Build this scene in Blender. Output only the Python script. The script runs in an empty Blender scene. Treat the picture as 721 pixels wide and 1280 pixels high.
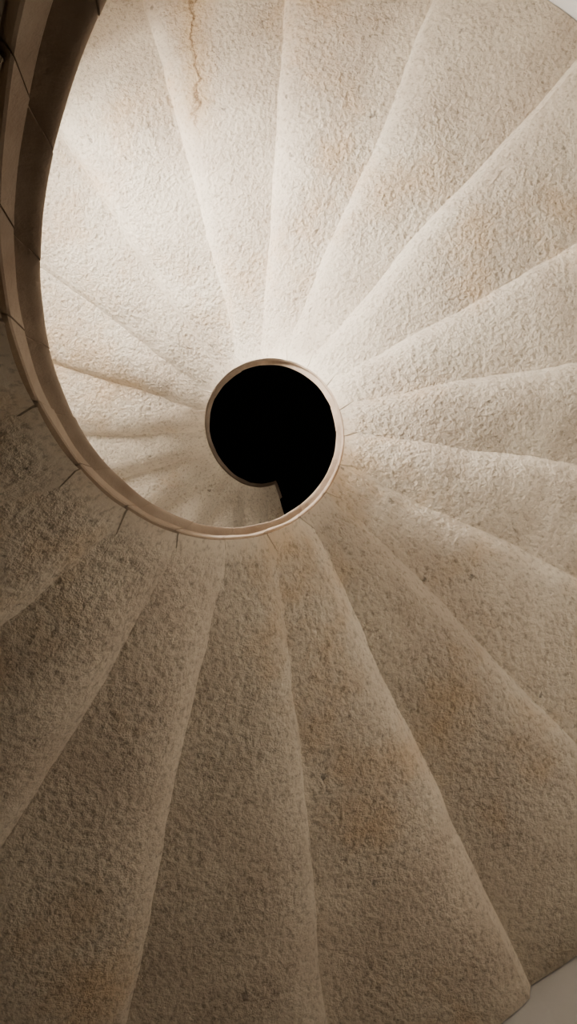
import bpy, math, numpy as np, random
from mathutils import Vector, Matrix, noise
random.seed(4)
F=1050.0; P=3.0
R,ox,oy,z0,ph0,N,ca_,cb_,H=[0.26088,0.0289,0.05812,1.08838,3.09814,19.13483,-0.08292,-0.02649,0.15883]
ZB=2.2
Z0=z0+ZB
K0,K1=-20,24.72
WC=(0.0,-0.09); WR=1.70
col=bpy.context.scene.collection
ca,sa=math.cos(ca_),math.sin(ca_); cb,sb=math.cos(cb_),math.sin(cb_)
M=np.array([[1,0,0],[0,ca,sa],[0,-sa,ca]])@np.array([[cb,0,sb],[0,1,0],[-sb,0,cb]])
def ang(k): return ph0-2*math.pi*k/N
def sm(x):
    x=min(max(x,0),1); return x*x*(3-2*x)
def cy(k): return .055*sm((k-18.5)/6)
def wall_r(ph):
    d=WC[0]*math.cos(ph)+WC[1]*math.sin(ph)
    return d+math.sqrt(WR*WR-(WC[0]**2+WC[1]**2)+d*d)
def empty(name):
    o=bpy.data.objects.new(name,None); col.objects.link(o); return o
def mesh(name,vs,fs,mat,parent=None,smooth=None,attr=None):
    import bmesh
    m=bpy.data.meshes.new(name); m.from_pydata([tuple(map(float,v)) for v in vs],[],fs)
    if attr is not None:
        at=m.attributes.new("tooling",'FLOAT','POINT'); at.data.foreach_set("value",attr)
    bm=bmesh.new(); bm.from_mesh(m); bmesh.ops.recalc_face_normals(bm,faces=bm.faces); bm.to_mesh(m); bm.free()
    m.materials.append(mat)
    if smooth is not None:
        m.polygons.foreach_set("use_smooth",[True]*len(m.polygons)); m.set_sharp_from_angle(angle=smooth)
    o=bpy.data.objects.new(name,m); col.objects.link(o)
    if parent: o.parent=parent
    return o
# ---------- materials
class NT:
    def __init__(s,name):
        s.m=bpy.data.materials.new(name); s.m.use_nodes=True; s.t=s.m.node_tree; s.b=s.t.nodes["Principled BSDF"]
        s.tc=s.n("ShaderNodeTexCoord")
    def n(s,t,**kw):
        x=s.t.nodes.new(t)
        for k,v in kw.items():
            if k in x.inputs.keys(): x.inputs[k].default_value=v
            else: setattr(x,k,v)
        return x
    def l(s,a,b): s.t.links.new(a,b)
    def noise(s,scale,detail=4,rough=.55,dist=0):
        x=s.n("ShaderNodeTexNoise",Scale=scale,Detail=detail,Roughness=rough,Distortion=dist); s.l(s.tc.outputs["Object"],x.inputs["Vector"]); return x.outputs["Fac"]
    def ramp(s,f,stops):
        x=s.n("ShaderNodeValToRGB"); e=x.color_ramp.elements
        while len(e)<len(stops): e.new(.5)
        for i,(p,c) in enumerate(stops):
            e[i].position=p; e[i].color=(c if len(c)==4 else (*c,1))
        s.l(f,x.inputs[0]); return x.outputs[0]
    def mix(s,f,a,b,mode='MIX'):
        x=s.n("ShaderNodeMix",data_type='RGBA',blend_type=mode)
        for v,i in ((f,0),(a,6),(b,7)):
            if isinstance(v,(int,float)): x.inputs[i].default_value=v
            elif isinstance(v,tuple): x.inputs[i].default_value=(*v,1)
            else: s.l(v,x.inputs[i])
        return x.outputs[2]
    def math(s,op,a,b=0.0):
        x=s.n("ShaderNodeMath",operation=op)
        for i,v in enumerate((a,b)):
            if isinstance(v,(int,float)): x.inputs[i].default_value=v
            else: s.l(v,x.inputs[i])
        return x.outputs[0]
    def bump(s,h,st,d,prev=None):
        x=s.n("ShaderNodeBump",Distance=d); s.l(h,x.inputs["Height"])
        if isinstance(st,(int,float)): x.inputs["Strength"].default_value=st
        else: s.l(st,x.inputs["Strength"])
        return x.outputs[0]
def rock(name,c1,c2,stain,bump_d,bs=62,tooled=False,crack=None):
    s=NT(name)
    base=s.mix(s.ramp(s.noise(2.6,4,.65,.6),[(.38,(0,0,0)),(.62,(1,1,1))]),c1,c2)
    big=s.noise(1.9,4,.7)
    base=s.mix(s.ramp(big,[(.53,(0,0,0)),(.69,(.75,.75,.75))]),base,stain)
    oi=s.n("ShaderNodeObjectInfo")
    base=s.mix(1.0,base,s.ramp(oi.outputs["Random"],[(0,(.86,.855,.84)),(1,(1,.99,.975))]),'MULTIPLY')
    h=s.noise(bs,4,.62)
    hb=h
    if tooled:
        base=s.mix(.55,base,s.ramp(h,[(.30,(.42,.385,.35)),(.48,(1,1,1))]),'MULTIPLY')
        v2=s.n("ShaderNodeTexVoronoi",Scale=7.5,Randomness=1.0); s.l(s.tc.outputs["Object"],v2.inputs["Vector"])
        d=s.math('ADD',v2.outputs["Distance"],s.math('MULTIPLY',h,.25))
        pm=s.ramp(d,[(.16,(1,1,1)),(.20,(0,0,0))])
        base=s.mix(s.math('MULTIPLY',pm,.55),base,(.14,.115,.095))
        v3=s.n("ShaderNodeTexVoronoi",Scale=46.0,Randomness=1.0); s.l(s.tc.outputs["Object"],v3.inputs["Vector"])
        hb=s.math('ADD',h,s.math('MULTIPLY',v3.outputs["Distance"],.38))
        at=s.n("ShaderNodeAttribute",attribute_name="tooling").outputs["Fac"]
        st=s.math('MULTIPLY',at,s.ramp(big,[(.40,(.65,.65,.65)),(.55,(1,1,1))]))
    else: st=1.0
    if crack:
        (x0,y0),(x1,y1),zmin,zmax=crack
        L=math.hypot(x1-x0,y1-y0); tx,ty=(x1-x0)/L,(y1-y0)/L
        sp=s.n("ShaderNodeSeparateXYZ"); s.l(s.tc.outputs["Object"],sp.inputs[0])
        X=s.math('SUBTRACT',sp.outputs[0],x0); Y=s.math('SUBTRACT',sp.outputs[1],y0)
        along=s.math('ADD',s.math('MULTIPLY',X,tx),s.math('MULTIPLY',Y,ty))
        perp=s.math('ADD',s.math('MULTIPLY',X,-ty),s.math('MULTIPLY',Y,tx))
        perp=s.math('ADD',perp,s.math('MULTIPLY',s.math('SUBTRACT',s.noise(11,4,.65),.5),.13))
        ap=s.math('ABSOLUTE',perp)
        inz=s.math('MULTIPLY',s.math('GREATER_THAN',sp.outputs[2],zmin),s.math('LESS_THAN',sp.outputs[2],zmax))
        al=s.math('MULTIPLY',s.ramp(s.math('DIVIDE',along,L),[(.0,(0,0,0)),(.03,(1,1,1)),(.75,(1,1,1)),(1.0,(0,0,0))]),inz)
        st_m=s.math('MULTIPLY',s.ramp(ap,[(0,(1,1,1)),(.10,(0,0,0))]),al)
        base=s.mix(s.math('MULTIPLY',st_m,.62),base,(.55,.38,.21))
        cm=s.math('MULTIPLY',s.ramp(ap,[(.0015,(1,1,1)),(.0075,(0,0,0))]),al)
        base=s.mix(s.math('MULTIPLY',cm,.75),base,(.18,.11,.065))
    s.l(base,s.b.inputs["Base Color"]); s.b.inputs["Roughness"].default_value=.95
    s.b.inputs["Specular IOR Level"].default_value=.15
    s.l(s.bump(hb,st,bump_d),s.b.inputs["Normal"])
    return s.m
def unproj(px,py,z):
    d=M.T@np.array([(px-360.5)/F,(py-640)/F,1.0]); return (ox+d[0]/d[2]*z,oy+d[1]/d[2]*z)
ck=(unproj(238,-60,3.36),unproj(248,185,3.36),ZB+3.15,ZB+3.6)
M_step=rock("hammered_limestone",(.72,.635,.52),(.62,.53,.43),(.66,.50,.34),.0155,72,True,ck)
M_curb=rock("dressed_limestone",(.46,.37,.29),(.34,.265,.205),(.28,.20,.145),.003,40)
M_floor=rock("floor_stone",(.22,.19,.16),(.18,.155,.13),(.16,.13,.1),.004)
def plaster(name,c,b=.004):
    s=NT(name); s.l(s.mix(s.noise(4,3),tuple(x*.92 for x in c),c),s.b.inputs["Base Color"]); s.b.inputs["Roughness"].default_value=.9
    s.l(s.bump(s.noise(25,3),.6,b),s.b.inputs["Normal"]); return s.m
M_wall=plaster("white_plaster",(.76,.74,.71))
M_ceil=plaster("unlit_black_timber",(.004,.0037,.0033))  # near-black colour paints in the darkness of the unlit space overhead
M_frame=plaster("painted_wood",(.35,.3,.25),.001)
# ---------- steps
stair=empty("spiral_stone_staircase")
def wob(k,r):
    return noise.noise(Vector((r*2.2,k*7.31,3.3)))*.020/max(r,.3)*min(1,(r-R)/.3+.15) + noise.noise(Vector((r*13,k*5.1,9.3)))*.006/max(r,.3)
us=[0,.012,.035,.1,.2,.3,.4,.5,.6,.68,.75,.81,.86,.90,.93,.955,.975,.99,1.0]
def g(u): return .56*u+.29*u**5.5
NR=64
def make_step(k,umax=1.0):
    uu=[u for u in us if u<umax-.01]+[umax]
    jit=random.uniform(-.007,.007)
    vs=[];NU=len(uu);at=[]
    top=Z0+P/N*(k+1)+.055
    for layer in (0,1):
        for u in uu:
            for j in range(NR+1):
                t=j/NR
                phn=ang(k+u); ro=wall_r(phn)-.004; ri=R+(.003 if layer==0 else .095)
                r=ri+(ro-ri)*t**1.15
                ph=phn+(wob(k,r)*(1-u)+wob(k+1,r)*u)*(1-t**12)
                if layer==0:   # worn arrises: shallow V joint between neighbouring stones
                    w=.0024+.0016*noise.noise(Vector((r*8,k*3.3,1.1)))
                    if u==0: ph-=w/r
                elif u==1: ph-=.035/r      # unseen overlap into the next step, added to block light through the joint
                bl=.25+.75*sm((r-R)/.30)
                gg=u*(1-bl)+g(u)*bl
                x,y=r*math.cos(ph),r*math.sin(ph)
                tool=min(1,.12+sm((r-R-.01)/.06))*(1-.35*sm((u-.86)/.12))*(.4+.6*sm(u/.05))
                if layer==0:
                    z=Z0+P/N*(k+gg)+jit*bl
                    z+=.007*noise.noise(Vector((x*5,y*5,z*3+k)))*bl+.004*noise.noise(Vector((x*18,y*18,z*3+k)))
                    if u==0: z+=.007
                else: z=top; tool=.15
                vs.append((x,y+cy(k+u)*(1-t),z)); at.append(tool)
    W=NR+1; L=NU*W; fs=[]
    for i in range(NU-1):
        for j in range(NR):
            a=i*W+j; fs.append((a,a+1,a+W+1,a+W)); a+=L; fs.append((a,a+W,a+W+1,a+1))
    for j in range(NR):
        for a in (j,(NU-1)*W+j): fs.append((a,a+1,a+1+L,a+L))
    for i in range(NU-1):
        for a in (i*W,i*W+NR): fs.append((a,a+W,a+W+L,a+L))
    return mesh("step_%02d"%(k+21),vs,fs,M_step,stair,math.radians(32),at)
for k in range(K0,25):
    make_step(k, 1.0 if k<24 else K1-24)
# ---------- inner curb (string) segments, profile (dr,dz)
prof=[(.010,.004),(.002,.002),(0,.008),(0,.064),(.002,.070),(.012,.078),(.013,.086)]
cr,cz,rad=.022,H-.020,.034
for i in range(0,13):
    a=math.radians(232-(232-75)*i/12)
    prof.append((cr+rad*math.cos(a),cz+rad*math.sin(a)))
prof+=[(.075,H+.008),(.10,H-.002),(.10,.06),(.05,.03)]
nP=len(prof)
cen=(np.mean([p[0] for p in prof]),np.mean([p[1] for p in prof]))
def curb(ka,kb,idx):
    n=10; ts=[0,.012]+[i/n for i in range(1,n)]+[.988,1]
    vs=[];fs=[]
    jr=random.uniform(-.0012,.0012)
    for q,t in enumerate(ts):
        k=ka+(kb-ka)*t; sc=.92 if q in (0,len(ts)-1) else 1
        for (dr,dz) in prof:
            dr=cen[0]+(dr-cen[0])*sc; dz=cen[1]+(dz-cen[1])*sc
            ph=ang(k)+(.05-dz)*.5
            r=R+dr+jr
            x,y=r*math.cos(ph),r*math.sin(ph); z=Z0+P*k/N+dz
            w=.003*noise.noise(Vector((x*9,y*9,z*9)))
            vs.append((x*(1+w/r),y*(1+w/r)+cy(k),z+.5*w))
    for q in range(len(ts)-1):
        for j in range(nP):
            a=q*nP+j;b=q*nP+(j+1)%nP; fs.append((a,b,b+nP,a+nP))
    fs.append(tuple(range(nP))); fs.append(tuple((len(ts)-1)*nP+j for j in range(nP)))
    mesh("curb_%02d"%idx,vs,fs,M_curb,stair,math.radians(40))
k=K0;i=0
while k<K1-.01:
    e=min(k+1,K1); curb(k,e,i); k=e; i+=1
# ---------- wall with window opening
wphi=math.radians(215); hw=.20; wz0,wz1=ZB+1.85,ZB+3.15; ZT=ZB+7.2
A=[wphi-hw+ (2*hw)*i/6 for i in range(7)]+[wphi+hw+(2*math.pi-2*hw)*i/90 for i in range(1,90)]
Zs=[-.0,.8,1.8,2.8,wz0,(wz0+wz1)/2,wz1,6.4,7.2,8.3,ZT]
vs=[];fs=[]
nA=len(A)
for z in Zs:
    for a in A: vs.append((WC[0]+WR*math.cos(a),WC[1]+WR*math.sin(a),z))
for zi in range(len(Zs)-1):
    for ai in range(nA):
        if ai<6 and wz0-1e-6<=Zs[zi]<wz1-1e-6: continue
        b=(ai+1)%nA
        fs.append((zi*nA+ai,zi*nA+b,(zi+1)*nA+b,(zi+1)*nA+ai))
def wp(a,z,d): return (WC[0]+(WR+d)*math.cos(a),WC[1]+(WR+d)*math.sin(a),z)
D=.32; a0,a1=wphi-hw,wphi+hw; b0,b1=wphi-hw*.72,wphi+hw*.72
i=len(vs)
vs+=[wp(a0,wz0,0),wp(a1,wz0,0),wp(a1,wz1,0),wp(a0,wz1,0),wp(b0,wz0+.06,D),wp(b1,wz0+.06,D),wp(b1,wz1-.06,D),wp(b0,wz1-.06,D)]
fs+=[(i,i+1,i+5,i+4),(i+1,i+2,i+6,i+5),(i+2,i+3,i+7,i+6),(i+3,i,i+4,i+7)]
w=mesh("wall_round",vs,fs,M_wall)
win=empty("window_1")
er=Vector((math.cos(wphi),math.sin(wphi),0)); et=Vector((-er.y,er.x,0))
def box(name,c,sx,sy,sz):
    vs=[]
    for dx in (-1,1):
        for dy in (-1,1):
            for dz in (-1,1): vs.append(Vector(c)+et*dx*sx/2+er*dy*sy/2+Vector((0,0,dz*sz/2)))
    mesh(name,vs,[(0,1,3,2),(4,6,7,5),(0,4,5,1),(2,3,7,6),(0,2,6,4),(1,5,7,3)],M_frame,win)
cw=Vector((WC[0],WC[1],(wz0+wz1)/2))+er*(WR+D-.03); ww=2*(WR+D)*math.sin(hw*.72); hh=wz1-wz0-.12
box("jamb_1",cw-et*(ww/2-.02),.04,.05,hh); box("jamb_2",cw+et*(ww/2-.02),.04,.05,hh)
box("rail_1",cw+Vector((0,0,hh/2-.02)),ww-.08,.05,.04); box("rail_2",cw-Vector((0,0,hh/2-.02)),ww-.08,.05,.04)
box("mullion",cw,.025,.04,hh-.08); box("transom",cw,ww-.08,.035,.02)
def disc(name,z,mat,rr=WR+.02,n=96):
    mesh(name,[(WC[0]+rr*math.cos(2*math.pi*i/n),WC[1]+rr*math.sin(2*math.pi*i/n),z) for i in range(n)],[tuple(range(n))],mat)
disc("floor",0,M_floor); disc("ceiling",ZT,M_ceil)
# ---------- lights
l=bpy.data.lights.new("window_daylight",'AREA'); l.shape='RECTANGLE'; l.size=ww; l.size_y=hh; l.energy=180; l.color=(1,.98,.945)
lo=bpy.data.objects.new("window_daylight",l); col.objects.link(lo); lo.location=cw+er*.10
lo.rotation_euler=(-er+Vector((0,0,.1))).to_track_quat('-Z','Y').to_euler()
wd=bpy.data.worlds.new("world"); bpy.context.scene.world=wd; wd.use_nodes=True
wd.node_tree.nodes["Background"].inputs[0].default_value=(.75,.85,1,1); wd.node_tree.nodes["Background"].inputs[1].default_value=1.0
# ---------- camera
cam=bpy.data.cameras.new("camera");co=bpy.data.objects.new("camera",cam);col.objects.link(co)
r_,d_,f_=M
co.matrix_world=Matrix(((r_[0],-d_[0],-f_[0],ox),(r_[1],-d_[1],-f_[1],oy),(r_[2],-d_[2],-f_[2],ZB),(0,0,0,1)))
cam.sensor_fit='VERTICAL';cam.sensor_height=36;cam.lens=F*36/1280;cam.clip_start=.01
bpy.context.scene.camera=co
vs_=bpy.context.scene.view_settings
vs_.view_transform='AgX'
try: vs_.look='AgX - Medium High Contrast'
except Exception as e: print(e)
